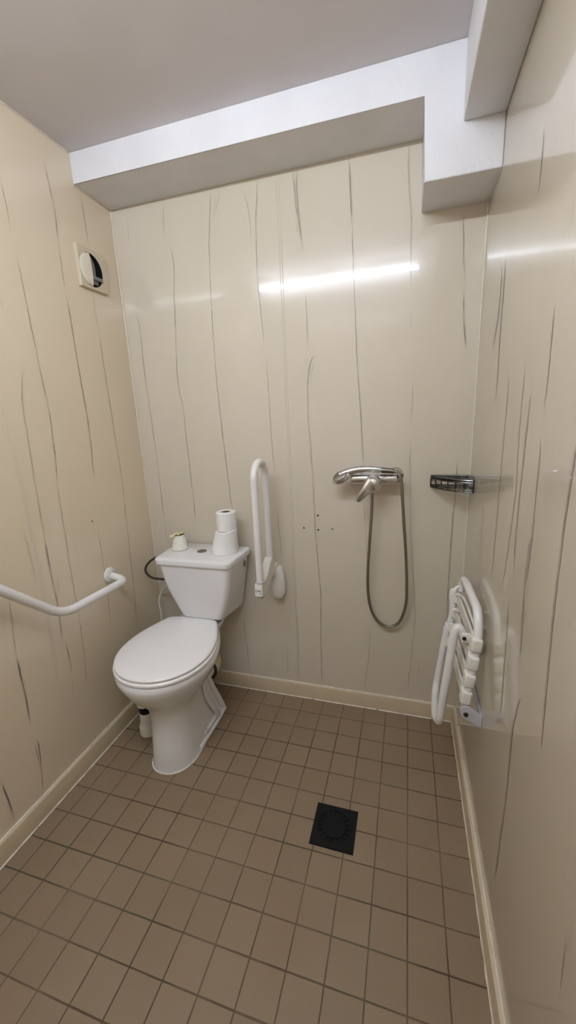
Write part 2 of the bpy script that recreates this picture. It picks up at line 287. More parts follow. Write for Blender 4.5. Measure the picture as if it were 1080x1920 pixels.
VR=[[0.35,[[-0.5046,1.4532,0.0119],[-0.5011,1.324,0.0123],[-0.5028,1.2052,0.0126],[-0.5011,1.0715,0.013],[-0.5003,0.9263,0.0135]]],[0.28,[[-0.6473,1.4744,0.0082],[-0.6454,1.3231,0.0086],[-0.6675,1.1997,0.0085],[-0.6513,1.0808,0.0091],[-0.6305,0.9574,0.0097]]],[0.7,[[-0.7095,1.4122,0.0091],[-0.7014,1.2674,0.0097],[-0.7006,1.1105,0.0101],[-0.7144,1.0218,0.01]]],[0.42,[[-0.8073,1.3229,0.0084],[-0.8133,1.2499,0.0085],[-0.8125,1.1845,0.0086]]],[0.85,[[-0.8125,1.1845,0.0224],[-0.8132,1.1324,0.0227],[-0.8077,1.0854,0.0233],[-0.8001,1.008,0.0242]]],[0.7,[[-0.8022,1.0246,0.0109],[-0.8159,0.9191,0.0109],[-0.8279,0.8748,0.0107]]],[0.42,[[-0.8112,1.2077,0.0126],[-0.8159,1.1552,0.0126],[-0.8035,1.118,0.0132]]],[0.7,[[-0.9785,1.3408,0.0075],[-0.9727,1.3224,0.0077],[-0.9688,1.2323,0.0081],[-0.9656,1.1529,0.0084],[-0.9684,1.0718,0.0086],[-0.9738,0.9714,0.0087],[-0.9805,0.8952,0.0088],[-0.9914,0.8053,0.0088]]],[0.21,[[-0.8028,1.5575,0.0069],[-0.8066,1.4566,0.0071],[-0.8082,1.3831,0.0073]]],[0.24,[[-0.3482,1.77,0.0167],[-0.344,1.6118,0.0174],[-0.3642,1.4161,0.0176]]],[0.21,[[-0.3035,1.7681,0.0145],[-0.3124,1.6569,0.0146],[-0.2668,1.564,0.016]]],[0.42,[[-0.8532,0.7942,0.0103],[-0.824,0.716,0.0113],[-0.8325,0.5346,0.0116],[-0.8238,0.4137,0.0122],[-0.8155,0.2308,0.013]]],[0.21,[[-0.6997,0.9388,0.0106],[-0.71,0.7968,0.0107],[-0.7209,0.6472,0.0109]]],[0.21,[[-1.1661,0.6364,0.0031],[-1.1736,0.5376,0.0031]]],[0.21,[[-0.6199,1.9162,0.0096],[-0.6262,1.8599,0.0096],[-0.6245,1.8061,0.0098]]]]
# ------------------------------------------------------------------ room shell
def vein_strip(bm, layer, pts, strength, place, mi, eps, widen=1.0):
    """a thin tapering vein of the panel print, laid a hair above the panel"""
    P=[(Vector((p[0],p[1],0)),p[2]) for p in pts]
    # resample with small wobble
    out=[]
    for (a,wa),(b,wb) in zip(P,P[1:]):
        n=max(2,int((b-a).length/.02))
        for i in range(n):
            t=i/n; out.append((a.lerp(b,t),wa+(wb-wa)*t))
    out.append(P[-1]); N=len(out)
    C2=[p for p,_ in out]; S=[]
    for i in range(N):
        a=C2[max(0,i-2)]; c=C2[min(N-1,i+2)]; S.append((C2[i]*2+a+c)/4 if 2<=i<N-2 else C2[i])
    rows=[]
    sd=random.random()*50
    for i,(q,w) in enumerate(zip(S,[w for _,w in out])):
        t=i/(N-1); tp=min(1,t*N/3+.25,(1-t)*N/3+.25)
        wob=noise.noise(Vector((q.x*9+sd,q.y*17,sd)))*.0022
        wv=w*widen*(.75+.55*abs(noise.noise(Vector((sd,q.y*8,3)))))*tp
        s=1.25*strength*tp*(.7+.6*abs(noise.noise(Vector((sd*2,q.y*6,9)))))
        row=[]
        for k_,kk in ((-1.15,0),(-.4,1),(.4,1),(1.15,0)):
            v=bm.verts.new(place(q.x+wob+k_*wv*.5,q.y,eps)); v[layer]=s*kk; row.append(v)
        rows.append(row)
    for A,B in zip(rows,rows[1:]):
        for k_ in range(3):
            f=bm.faces.new((A[k_],A[k_+1],B[k_+1],B[k_])); f.material_index=mi
def wall(name, lo, hi, mats, veins, place, seams=(), holes=()):
    bm=new(); layer=bm.verts.layers.float.new('vein')
    box(bm,lo,hi)
    for i,(s,pts) in enumerate(veins): vein_strip(bm,layer,pts,s,place,0,.0006+.00004*i)
    for s,pts in seams:
        for dx,mi in ((0,1),(.009,1)):
            rows=[]
            for p in pts:
                rows.append([bm.verts.new(place(p[0]+dx-.0011,p[1],.0006)),bm.verts.new(place(p[0]+dx,p[1],.0014)),bm.verts.new(place(p[0]+dx+.0011,p[1],.0006))])
            for A,B in zip(rows,rows[1:]):
                for q in (0,1): bm.faces.new((A[q],A[q+1],B[q+1],B[q])).material_index=1
    for (a,z,r) in holes:
        ring=[bm.verts.new(place(a+r*math.cos(t)*(1+.15*math.sin(3*t)),z+r*math.sin(t),.0022)) for t in [2*PI*k_/14 for k_ in range(14)]]
        bm.faces.new(ring).material_index=2
        r2=[bm.verts.new(place(a+1.5*r*math.cos(t),z+1.5*r*math.sin(t),.0004)) for t in [2*PI*k_/14 for k_ in range(14)]]
        for k_ in range(14): bm.faces.new((ring[k_],ring[(k_+1)%14],r2[(k_+1)%14],r2[k_])).material_index=1
    me=bpy.data.meshes.new(name); bm.to_mesh(me); bm.free()
    for m in mats: me.materials.append(m)
    o=bpy.data.objects.new(name,me); COL.objects.link(o); o['kind']='structure'; return o
t_=.06
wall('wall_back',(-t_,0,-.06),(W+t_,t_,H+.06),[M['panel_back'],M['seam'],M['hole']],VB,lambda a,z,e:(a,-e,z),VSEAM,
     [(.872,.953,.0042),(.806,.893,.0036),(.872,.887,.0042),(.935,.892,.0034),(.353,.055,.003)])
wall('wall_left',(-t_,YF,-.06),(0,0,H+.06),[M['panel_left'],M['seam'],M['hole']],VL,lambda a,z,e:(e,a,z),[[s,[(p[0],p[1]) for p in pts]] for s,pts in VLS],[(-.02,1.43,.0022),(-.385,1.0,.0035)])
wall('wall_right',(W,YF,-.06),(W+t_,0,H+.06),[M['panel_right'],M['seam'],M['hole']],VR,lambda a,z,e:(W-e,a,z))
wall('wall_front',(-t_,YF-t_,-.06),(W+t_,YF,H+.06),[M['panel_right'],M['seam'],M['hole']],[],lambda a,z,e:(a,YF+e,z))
bm=new(); box(bm,(0,YF,-.06),(W,0,0)); struct('floor',bm,M['floor'])
bm=new(); box(bm,(0,YF,H),(W,0,H+.06)); struct('ceiling',bm,M['ceiling'])
# boxed-in beams under the ceiling (white plaster): one along the back wall with a lower step, one along the right wall
BD,BZ,JX,JZ,BX,BBZ=.203,2.2732,1.2686,2.0545,1.3728,2.1846
def rough_box(bm,lo,hi,n=.02,amp=.0016,seed=0):
    vs=box(bm,lo,hi,.004,2)
bm=new()
prof=[(0,H),(0,BZ),(JX,BZ),(JX,JZ),(W,JZ),(W,H)]
A=[bm.verts.new((x,-BD,z)) for x,z in prof]; B=[bm.verts.new((x,-.0005,z)) for x,z in prof]
bm.faces.new(A); bm.faces.new(B[::-1])
for i in range(6): bm.faces.new((A[i],A[(i+1)%6],B[(i+1)%6],B[i]))
es=[e for e in bm.edges if e.calc_length()>.03 and all(abs(v.co.y+BD)<1e-4 for v in e.verts)]+[e for e in bm.edges if all(abs(v.co.x-JX)<1e-4 for v in e.verts)]
bmesh.ops.bevel(bm,geom=list(set(es)),offset=.004,segments=3,affect='EDGES',profile=.5)
o=struct('trim_1',bm,M['plaster'],smooth=True)
bm=new(); box(bm,(BX,YF,BBZ),(W,-BD-.0005,H),.004,3); struct('trim_2',bm,M['plaster'],smooth=True)
# skirting boards with a rounded top, and their caulk beads
def skirt(name,prof,a,b,axis):
    bm=new(); rings=[]
    for s in (a,b):
        rings.append([((s,-p,z) if axis=='x' else (p,s,z) if axis=='l' else (W-p,s,z)) for p,z in prof])
    loft(bm,rings); struct(name,bm,M['skirt'],smooth=True)
pr=lambda t,h:[(.0,0),(t,0),(t,h-.005),(t-.0015,h-.0015),(t-.005,h),(0,h)]
skirt('baseboard_back',pr(.012,.076),0,W,'x'); skirt('baseboard_left',pr(.014,.077),YF,-.012,'l'); skirt('baseboard_right',pr(.012,.077),YF,-.012,'r')
def bead(name,a,b,r,mat,n=90,jit=.35,seed=1,parent=None):
    a=Vector(a); b=Vector(b); bm=new(); P=[]
    for i in range(n+1):
        t=i/n; q=a.lerp(b,t); j=noise.noise(Vector((t*n*.35,seed,0)))
        P.append((q,r*(1+jit*2*j)))
    N=len(P); d=(b-a).normalized(); ax_=axes(d); rings=[]
    for q,rr in P: rings.append([q+ax_[0]*rr*math.cos(2*PI*k_/8)+ax_[1]*rr*math.sin(2*PI*k_/8) for k_ in range(8)])
    loft(bm,rings); return struct(name,bm,mat,smooth=True)
bead('trim_3',(.016,-.0135,.001),(W-.013,-.0135,.001),.0030,M['caulk'],150,.4,1)
bead('trim_4',(.0155,YF,.001),(.0155,-.02,.001),.0030,M['caulk'],180,.4,2)
bead('trim_5',(W-.0135,YF,.001),(W-.0135,-.02,.001),.0024,M['caulk_clean'],180,.4,3)
bead('trim_6',(.001,-.0015,.0765),(W,-.0015,.0765),.0022,M['caulk'],150,.5,4)
bead('trim_7',(.002,-.002,.078),(.002,-.002,BZ),.0042,M['caulk_clean'],200,.25,5)
bead('trim_8',(W-.002,-.002,.078),(W-.002,-.002,JZ),.0038,M['caulk_clean'],200,.25,6)
bead('trim_9',(.001,YF,H-.001),(.001,-BD,H-.001),.0030,M['caulk_clean'],150,.3,7)
bead('trim_10',(.001,YF,.0775),(.001,-.012,.0775),.0028,M['caulk'],150,.4,8)
bead('trim_11',(.001,-BD,BZ-.001),(.001,-.002,BZ-.001),.0025,M['caulk_clean'],30,.3,9)
bead('trim_12',(W-.001,YF,.0775),(W-.001,-.012,.0775),.0018,M['caulk'],150,.4,18)

# ------------------------------------------------------------------ ceiling batten lamp (above and in front of the camera, seen mirrored in the panels)
TX0,TX1,TY,TZ=.153,1.285,-1.43,2.315
t=thing('batten_lamp','white fluorescent batten lamp on the ceiling, seen mirrored in the glossy panels','lamp',((TX0+TX1)/2,TY,H))
bm=new(); box(bm,(TX0-.02,TY-.025,H-.038),(TX1+.02,TY+.025,H),.004); link('housing',bm,M['white_plastic'],t)
for x0,x1 in ((TX0-.018,TX0+.002),(TX1-.002,TX1+.018)):
    bm=new(); box(bm,(x0,TY-.014,TZ-.018),(x1,TY+.014,H-.036),.003); link('lamp_holder',bm,M['white_plastic'],t)
bm=new(); tube(bm,[(TX0+.002+(TX1-TX0-.004)*i/12,TY,TZ) for i in range(13)],.013,20); link('tube',bm,M['lamp'],t)

# ------------------------------------------------------------------ floor drain
dx0,dx1,dy0,dy1=.966,1.110,-.686,-.541
cx,cy=(dx0+dx1)/2,(dy0+dy1)/2
t=thing('floor_drain','square black floor drain with a ring of radial slots set in the brown tiles','drain',(cx,cy,.0))
bm=new(); 
# plate with 18 radial slots: grid in polar form
hw=.0725; NS=18; SUB=4; nn=NS*SUB
def sq(a): 
    c,s=math.cos(a),math.sin(a); m=max(abs(c),abs(s)); return (hw*c/m,hw*s/m)
radii=[.022,.0385,.056,.062]
ZT=.0045
rings=[]
cen=bm.verts.new((cx,cy,ZT+.001))
for r in radii: rings.append([bm.verts.new((cx+r*math.cos(2*PI*i/nn),cy+r*math.sin(2*PI*i/nn),ZT+(.001 if r<.03 else 0))) for i in range(nn)])
rings.append([bm.verts.new((cx+sq(2*PI*i/nn)[0],cy+sq(2*PI*i/nn)[1],ZT)) for i in range(nn)])
rings.append([bm.verts.new((cx+sq(2*PI*i/nn)[0]*1.015,cy+sq(2*PI*i/nn)[1]*1.015,.0)) for i in range(nn)])
for i in range(nn): bm.faces.new((cen,rings[0][i],rings[0][(i+1)%nn]))
slot=[]
for j in range(len(rings)-1):
    for i in range(nn):
        q=(rings[j][i],rings[j+1][i],rings[j+1][(i+1)%nn],rings[j][(i+1)%nn])
        if j==1 and i%SUB in (1,2,3):
            slot.append(q); continue
        bm.faces.new(q)
# slot walls
for ed in [e for e in bm.edges if e.is_boundary]:
    z=[v.co.z for v in ed.verts]
    if min(z)>.003:
        r=bmesh.ops.extrude_edge_only(bm,edges=[ed])
        for v in r['geom']:
            if isinstance(v,bmesh.types.BMVert): v.co.z=.0012
link('grate',bm,M['black'],t)
bm=new(); lathe(bm,[(0,.0011),(.060,.0011),(.060,.0003)],(cx,cy,0)); link('slot_shade_disc',bm,M['hole_shade'],t)  # flat black disc paints the shade below the slots
bm=new(); lathe(bm,[(0,.0072),(.003,.0072),(.0036,.0066),(.0036,.0052)],(cx,cy,0),seg=16); link('screw',bm,M['black'],t)

# ------------------------------------------------------------------ toilet
BA=math.radians(4.2); BX0=.290
fw=Vector((math.sin(BA),-math.cos(BA),0)); rt=Vector((math.cos(BA),math.sin(BA),0))
def bp(u,v,z): return Vector((BX0,0,z))+fw*u+rt*v
t=toilet=thing('toilet','white close-coupled toilet with closed lid in the corner between left and back walls','toilet',(.33,-.36,0))
def egg(u0,u1,hw0,hw,um,n=48,z=0,pw=2.0,backround=.02):
    """closed outline: flat back at u0 (half width hw0), widest hw at um, round tip at u1"""
    half=[]
    for i in range(n+1):
        s=i/n
        if s<.42:
            q=s/.42; u=u0+(um-u0)*q; v=hw0+(hw-hw0)*math.sin(q*PI/2)**1.0
        else:
            a=(s-.42)/.58*PI/2; u=um+(u1-um)*math.sin(a)**(2/pw); v=hw*max(0,math.cos(a))**(2/pw)
        half.append((u,v))
    # soften the rear corners
    pts=[(u,v) for u,v in half]; left=[(u,-v) for u,v in half[::-1][1:]]
    ring=pts+left
    return [bp(u,v,z) for u,v in ring]
def soft_corner(ring): return ring
def smooth_ring(r,it=2):
    for _ in range(it):
        n=len(r); r=[(r[i-1]+r[i]*2+r[(i+1)%n])/4 for i in range(n)]
    return r
def eggring(z,u0,u1,hw0,hw,um,pw=2.0,it=2):
    r=smooth_ring(egg(u0,u1,hw0,hw,um,z=z,pw=pw),it); k_=max(0,min(1,(.42-z)/.20))
    return [p+rt*k_*max(0,.036-.060*max(0,-p.y)) for p in r]
# bowl + pedestal: one china body
bm=new()
R_=[
 (.000,.178,.572,.088,.090,.47,2.2),(.030,.180,.572,.086,.088,.47,2.2),(.10,.205,.567,.070,.082,.47,2.2),(.17,.232,.562,.058,.079,.47,2.2),
 (.22,.245,.561,.056,.079,.47,2.1),(.255,.240,.562,.058,.081,.465,2.1),(.280,.228,.568,.068,.090,.455,2.0),(.302,.212,.581,.080,.113,.445,2.0),(.325,.200,.598,.086,.132,.44,2.0),(.350,.188,.619,.092,.152,.44,2.0),
 (.375,.180,.635,.098,.170,.435,2.0),(.405,.172,.650,.106,.186,.435,2.0),(.430,.168,.659,.114,.198,.43,2.0),(.446,.168,.660,.116,.200,.43,2.0),(.456,.172,.655,.114,.196,.43,2.0),(.460,.18,.645,.118,.190,.42,2.0)]
loft(bm,[eggring(z,a,b,c_,d,e,p) for z,a,b,c_,d,e,p in R_])
# rear shelf under the cistern and trap outlet
prs=[(.40,.08,.08),(.425,.120,.105),(.452,.130,.115),(.460,.126,.11)]
loft(bm,[smooth_ring([bp(u,v+.012,z) for u,v in [(.03,-w1),(.03,0),(.03,w1),(.10,w1),(.17,w1),(.235,w0*.9),(.235,0),(.235,-w0*.9),(.17,-w1),(.10,-w1)]],1) for z,w0,w1 in prs])
tube(bm,cat([bp(.32,.02,.27),bp(.26,.032,.245),bp(.22,.038,.228),bp(.190,.040,.220)],6),lambda s:.050-.004*s,20)
# back web rising from the foot to the trap
body=link('bowl',bm,M['china'],t)
bm=new()
# moulded side flange: raised ribs framing the recessed flank, both sides
def fp(u,v,z):
    k_=max(0,min(1,(.42-z)/.20)); p=bp(u,v,z); return p+rt*k_*max(0,.036-.060*max(0,-p.y))
for s in (-1,1):
    tube(bm,cat([fp(.192,s*.084,.006),fp(.212,s*.074,.08),fp(.238,s*.062,.16),fp(.252,s*.055,.22),fp(.262,s*.058,.26)],8),lambda q:.016-.004*q,12)
    tube(bm,cat([fp(.250,s*.088,.010),fp(.30,s*.090,.10),fp(.33,s*.078,.18),fp(.345,s*.085,.27)],8),lambda q:.012-.006*q,10)
    tube(bm,cat([fp(.192,s*.090,.010),fp(.30,s*.093,.010),fp(.44,s*.086,.010)],8),lambda q:.011,10)
    tube(bm,cat([fp(.235,s*.083,.036),fp(.30,s*.086,.036),fp(.39,s*.083,.036)],8),lambda q:.010,10)
link('moulded_flank',bm,M['china'],body)
for s in (-1,1):
    for u in (.255,.375):
        bm=new(); p=fp(u,s*.091,.042); lathe(bm,[(0,.012),(.004,.0115),(.007,.008),(.0078,0)],p,axis=axes(Vector((rt.x*s,rt.y*s,.5))),seg=14); link('fixing_cap',bm,M['grey_plate'],body)
# caulk ring at the foot
bm=new(); ring=eggring(.0015,.180,.577,.085,.095,.46,2.2); P_=[ring[(i)%len(ring)] for i in range(len(ring))]
rr=[]
tube(bm,P_,.0032,8,closed=True); link('caulk_bead',bm,M['caulk'],t)
# seat ring and lid
def slab(bm,z0,z1,sc,rnd,u0=.178,u1=.655,hw0=.114,hw=.197,um=.44,dome=0):
    lv=[(z0,-rnd),(z0+rnd*.6,0),(z1-rnd,0),(z1-rnd*.4,-rnd*.5),(z1,-rnd*1.6)]
    rings=[]
    for z,d in lv: rings.append(eggring(z,u0-min(0,d)*1,u1+d+sc,hw0+d+sc,hw+d+sc,um,2.05,2))
    c=bp((u0+u1)/2,0,z1)
    for f,dz in ((.8,.25),(.5,.7),(.2,1.)):
        rings.append([Vector((c.x+(p.x-c.x)*f,c.y+(p.y-c.y)*f,z1+dome*dz)) for p in rings[4]])
    loft(bm,rings)
bm=new(); slab(bm,.4605,.476,.001,.005,u0=.20); seat_o=link('toilet_seat',bm,M['seat'],t)
bm=new(); slab(bm,.4775,.492,-.004,.006,dome=.003); lid=link('toilet_lid',bm,M['seat'],t)
for v in (-.075,.075):
    bm=new(); a=bp(.185,v-.02,.472); b=bp(.185,v+.02,.472); tube(bm,[a,b],.010,14); link('hinge',bm,M['seat'],t)
# cistern, built square to the wall
TX=.352
def rrect(cx_,hwf,hwr,yf,yr,z,rf=.03,rr_=.012,n=6):
    """rounded trapezoid, front corners radius rf; anticlockwise"""
    cs=[(cx_-hwf,yf,rf),(cx_+hwf,yf,rf),(cx_+hwr,yr,rr_),(cx_-hwr,yr,rr_)]
    out=[]
    for i,(x,y,r) in enumerate(cs):
        p=Vector((x,y,z)); a=Vector((cs[i-1][0],cs[i-1][1],z)); b=Vector((cs[(i+1)%4][0],cs[(i+1)%4][1],z))
        p0=p+(a-p).normalized()*r; p1=p+(b-p).normalized()*r
        for k_ in range(n+1):
            q=k_/n; out.append((1-q)**2*p0+2*q*(1-q)*p+q*q*p1)
    return out
bm=new()
lev=[(.492,.090,.125,-.188,-.028,.02),(.495,.100,.134,-.196,-.024,.022),(.520,.113,.142,-.202,-.022,.026),(.58,.136,.152,-.212,-.022,.03),(.64,.156,.163,-.221,-.022,.03),(.70,.168,.172,-.228,-.022,.03),(.762,.177,.180,-.233,-.022,.03)]
loft(bm,[rrect(TX,a,b,yf,yr,z,rf) for z,a,b,yf,yr,rf in lev])
tank=link('cistern',bm,M['china'],t)
bm=new()
lev=[(.763,-.006),(.766,.002),(.785,.004),(.791,.001),(.7945,-.006),(.796,-.016)]
loft(bm,[rrect(TX-.004,.183+d,.196+d,-.240-d,-.020,z,.034,.016) for z,d in lev])
lid2=link('cistern_lid',bm,M['china'],t)
bm=new(); bc=(TX-.005,-.125,.796)
lathe(bm,[(.024,-.002),(.024,.002),(.022,.0035),(.0205,.0025),(.0205,.001)],bc,seg=28); b1=link('flush_button',bm,M['chrome'],lid2)
bm=new()
for s in (0,1):
    r=[];n=16
    for k_ in range(n+1):
        a=PI/2+s*PI+PI*k_/n; r.append(Vector((bc[0]+.019*math.cos(a)+(-.0008 if s==0 else .0008),bc[1]+.019*math.sin(a),bc[2])))
    loft(bm,[[p+Vector((0,0,z)) for p in r] for z in (0,.0035+.001*s)])
link('button_half',bm,M['dark_chrome'],b1)
bm=new(); lathe(bm,[(0,.003),(.010,.003),(.013,.001),(.013,-.004)],(TX+.177,-.060,.727),axis='X',seg=20,sx=.8,sy=1.2); link('side_plug',bm,M['dark_chrome'],tank)
bm=new(); 
lathe(bm,[(.026,0),(.026,.034)],(TX-.02,-.09,.459),seg=24)
link('coupling_gasket',bm,M['grey_seal'],t)
# drain connector to the wall
bm=new(); c0=bp(.190,.041,.220); d=Vector((-.10,.99,-.03))
lathe(bm,[(.050,-.012),(.056,-.010),(.056,.035),(.053,.040),(.050,.041)],c0,axis=axes(d),seg=28)
tube(bm,cat([c0+d*.03,c0+d*.055,c0+Vector((-.035,.090,-.006)),c0+Vector((-.080,.120,-.012)),c0+Vector((-.13,.132,-.016)),c0+Vector((-.22,.134,-.02))],6),.0515,24)
pc=link('drain_connector',bm,M['cream_pvc'],t)
bm=new(); lathe(bm,[(.049,-.014),(.0545,-.016),(.0575,-.012),(.0575,-.006),(.05,-.006)],c0,axis=axes(d),seg=28); link('rubber_seal',bm,M['grey_seal'],pc)

# water supply hose looping beside the cistern and thin white pipe
hp=[(.185,-.115,.755),(.13,-.115,.758),(.083,-.115,.744),(.050,-.122,.722),(.0315,-.130,.695),(.0315,-.130,.668),(.054,-.122,.641),(.095,-.110,.632),(.17,-.10,.630),(.215,-.10,.630)]
bm=new(); tube(bm,cat(hp,8),.0058,12); o=link('supply_hose',bm,M['braid'],toilet)
o['label']='dark braided water hose looping left of the cistern'
wp=[(.18,-.07,.595),(.13,-.065,.590),(.085,-.06,.570),(.055,-.06,.540),(.034,-.06,.495),(.030,-.06,.455),(.034,-.06,.418),(.031,-.06,.385),(.024,-.05,.33),(.022,-.03,.27),(.03,-.022,.20),(.06,-.016,.15)]
bm=new(); tube(bm,cat(wp,8),.0050,12); o=tag(link('water_pipe',bm,M['white_plastic']),'thin white flexible pipe curving down the corner left of the cistern','pipe')

# toilet brush holder beside the foot
bx,by=.140,-.395
t=thing('toilet_brush_holder','white toilet brush holder with black band on floor left of the toilet foot','toilet brush',(bx,by,0))
bm=new(); lathe(bm,[(0,0),(.036,0),(.041,.004),(.041,.040),(.038,.052),(.033,.058),(.033,.115),(.031,.118),(0,.118)],(bx,by,0)); link('holder',bm,M['white_plastic'],t)
bm=new(); lathe(bm,[(.0315,.112),(.0325,.119),(.0325,.148),(.030,.151),(0,.151)],(bx,by,0)); link('collar',bm,M['black'],t)
bm=new(); lathe(bm,[(.034,.150),(.035,.153),(.033,.162),(.012,.170),(.009,.20),(.009,.30),(.006,.308),(0,.308)],(bx-.004,by+.0,0)); link('brush_handle',bm,M['white_plastic'],t)

# toilet rolls
ZL=.797
def roll(name,c,r,h,label,flare=0,seed=0):
    t=thing(name,label,'toilet roll',c,'toilet rolls standing on the cistern')
    bm=new(); n=48; rings=[]
    def ring(rad,z,fl=0):
        out=[]
        for k_ in range(n):
            a=2*PI*k_/n; w=1+.012*noise.noise(Vector((math.cos(a)*1.5,math.sin(a)*1.5,seed+z*9)))
            out.append(Vector((c[0]+rad*w*math.cos(a),c[1]+rad*w*math.sin(a),c[2]+z)))
        return out
    loft(bm,[ring(.0195,h-.002),ring(.0215,h-.0005),ring(r-.006,h),ring(r-.001,h-.004),ring(r,h*.5),ring(r-.0005,.003),ring(r-.006,0),ring(.0195,0)],False,False)
    bm.verts.ensure_lookup_table()
    link('paper',bm,M['paper'],t)
    bm=new(); lathe(bm,[(0,h*.45),(.0186,h*.45),(.0186,h*.44)],c,seg=20); link('core_shade_disc',bm,M['hole_shade'],t)  # black disc stands in for the shade deep in the roll's hole
    bm=new()
    lathe(bm,[(.0198,h-.003),(.0198,.0),(.0185,.0),(.0185,h-.003),(.0198,h-.003)],c,seg=28); link('cardboard_core',bm,simple_core,t)
    return t
simple_core=simple('brown_cardboard',srgb(120,98,76),.9)
RX,RY=.470,-.105
roll('toilet_roll',(RX,RY,ZL),.047,.100,'lower white toilet roll on the cistern, loose sheet flaring round its foot')
roll('toilet_roll',(RX+.003,RY+.004,ZL+.1005),.046,.088,'upper white toilet roll with open core, topmost of the stack on the cistern',seed=5)
# the loose sheet draped over the lower roll, flaring to the left
lowroll=[o for o in COL.objects if o.name.startswith('toilet_roll')][0]
bm=new(); n=40; rings=[]
for (z,rs,fl,top) in ((.0005,.0005,1.0,0),(.012,.0005,.93,0),(.035,.0005,.72,0),(.065,.0005,.36,0),(.088,.001,.10,0),(.098,.001,.02,0),(.1012,-.006,0,0)):
    ring=[]
    for k_ in range(n):
        a=2*PI*k_/n
        r=.0482+rs; dirw=max(0,math.cos(a-math.radians(-140)))
        f=1+.55*fl*dirw**1.5+.05*fl*math.sin(a*5+z*30)*dirw
        ring.append(Vector((RX+r*f*math.cos(a),RY+r*f*math.sin(a),ZL+z+(.010*max(0,math.cos(a-.3)) if z>.08 else 0))))
    rings.append(ring)
loft(bm,rings,True,False)
link('loose_sheet',bm,M['paper'],lowroll)

# upturned cup with torn paper on it
cx_,cy_=.222,-.105
t=thing('paper_cup','upside-down white paper cup with torn yellowed rim on the cistern, left of the button','cup',(cx_,cy_,ZL))
bm=new(); lathe(bm,[(.038,.0),(.0395,.001),(.040,.003),(.0395,.005),(.037,.006),(.0265,.066),(.0255,.068),(.0235,.069),(.0235,.066),(.036,.0)],(cx_,cy_,ZL)); link('cup_body',bm,M['paper_cream'],t)
bm=new(); n=44; rows=[]
for side in (0,1):
    for j in (range(5) if side==0 else range(4,-1,-1)):
        row=[]
        for i in range(n):
            a=2*PI*i/n; q=j/4
            rr=.012*(q==0 and .1 or 1)*q+.010+.017*q*(.5+.7*abs(noise.noise(Vector((math.cos(a)*1.6,math.sin(a)*1.6,2.2)))))+(.008*q if math.cos(a)<-.2 else 0)
            z=.0705+.008*q*noise.noise(Vector((math.cos(a)*2.2,math.sin(a)*2.2,7)))+.008*math.sin(q*PI)*abs(noise.noise(Vector((a*1.3,q*2,4))))+.009*q*math.cos(a)+(.0022 if side==0 else 0)
            row.append(Vector((cx_-.004+rr*math.cos(a),cy_+rr*math.sin(a),ZL+z)))
        rows.append(row)
loft(bm,rows)
link('torn_rim',bm,M['stained_paper'],t)

# ------------------------------------------------------------------ fold-up grab bar on the back wall
t=thing('folding_grab_bar','white fold-up grab bar raised upright on the back wall beside the cistern','grab bar',(.68,0,.60))
bx=.660; yb,yf=-.072,-.208
bm=new()
top=1.205; cyy=(yb+yf)/2; rad_=(yb-yf)/2
P_=[(bx,yf,.690)]+[(bx,yf,.75+.1*i) for i in range(5)]
for k_ in range(13):
    a=PI*k_/12; P_.append((bx,cyy-rad_*math.cos(a),top-rad_+rad_*math.sin(a)*1.05))
P_+=[(bx,yb,1.05-.1*i) for i in range(4)]+[(bx,yb,.74)]
tube(bm,P_,.0152,18); link('rail',bm,M['white_tube'],t)
# hinge yoke: side view polygon in y-z, extruded in x
bm=new(); poly=[(-.045,.772),(-.082,.774),(-.112,.756),(-.150,.712),(-.183,.702),(-.226,.702),(-.229,.690),(-.229,.648),(-.222,.640),(-.183,.640),(-.140,.668),(-.075,.690),(-.052,.682)]
for x0,x1 in ((.640,.675),):
    loft(bm,[[Vector((x,y,z)) for y,z in poly] for x in (x0,x0+.004,x1-.004,x1)])
bmesh.ops.bevel(bm,geom=[e for e in bm.edges if abs(e.verts[0].co.x-e.verts[1].co.x)<1e-5 and (abs(e.verts[0].co.x-.640)<1e-5 or abs(e.verts[0].co.x-.675)<1e-5)],offset=.003,segments=2,affect='EDGES')
yoke=link('hinge_yoke',bm,M['white_plastic'],t)
bm=new(); lathe(bm,[(.017,0),(.0185,.002),(.0185,.010),(.0165,.012)],(bx,yf,.699),seg=20); link('socket_ring',bm,M['grey_plate'],yoke)
bm=new(); box(bm,(.6430,-.2302,.654),(.6725,-.2290,.686),0); lb=link('sticker',bm,M['label'],yoke)
bm=new()
yy=-.2305
def stroke(x,z,w,h): box(bm,(x,yy,z),(x+w,yy+.0004,z+h))
stroke(.6455,.664,.0016,.016); stroke(.6455,.664,.005,.0016); stroke(.6455,.679,.005,.0014)
for i,xx in enumerate((.6520,.6565,.6610,.6655)): 
    stroke(xx,.670,.0010,.009-.002*(i%2)); stroke(xx+.0022,.670,.0010,.007); stroke(xx,.6735,.0030,.0011)
for xx in (.660,.6635,.667): stroke(xx,.661,.0022,.0035)
link('sticker_print',bm,M['ink'],lb)
bm=new(); lathe(bm,[(0,-.009),(.009,-.009),(.010,-.007),(.010,.002)],(bx,-.200,.640),seg=16); link('foot_screw',bm,M['dark_chrome'],yoke)
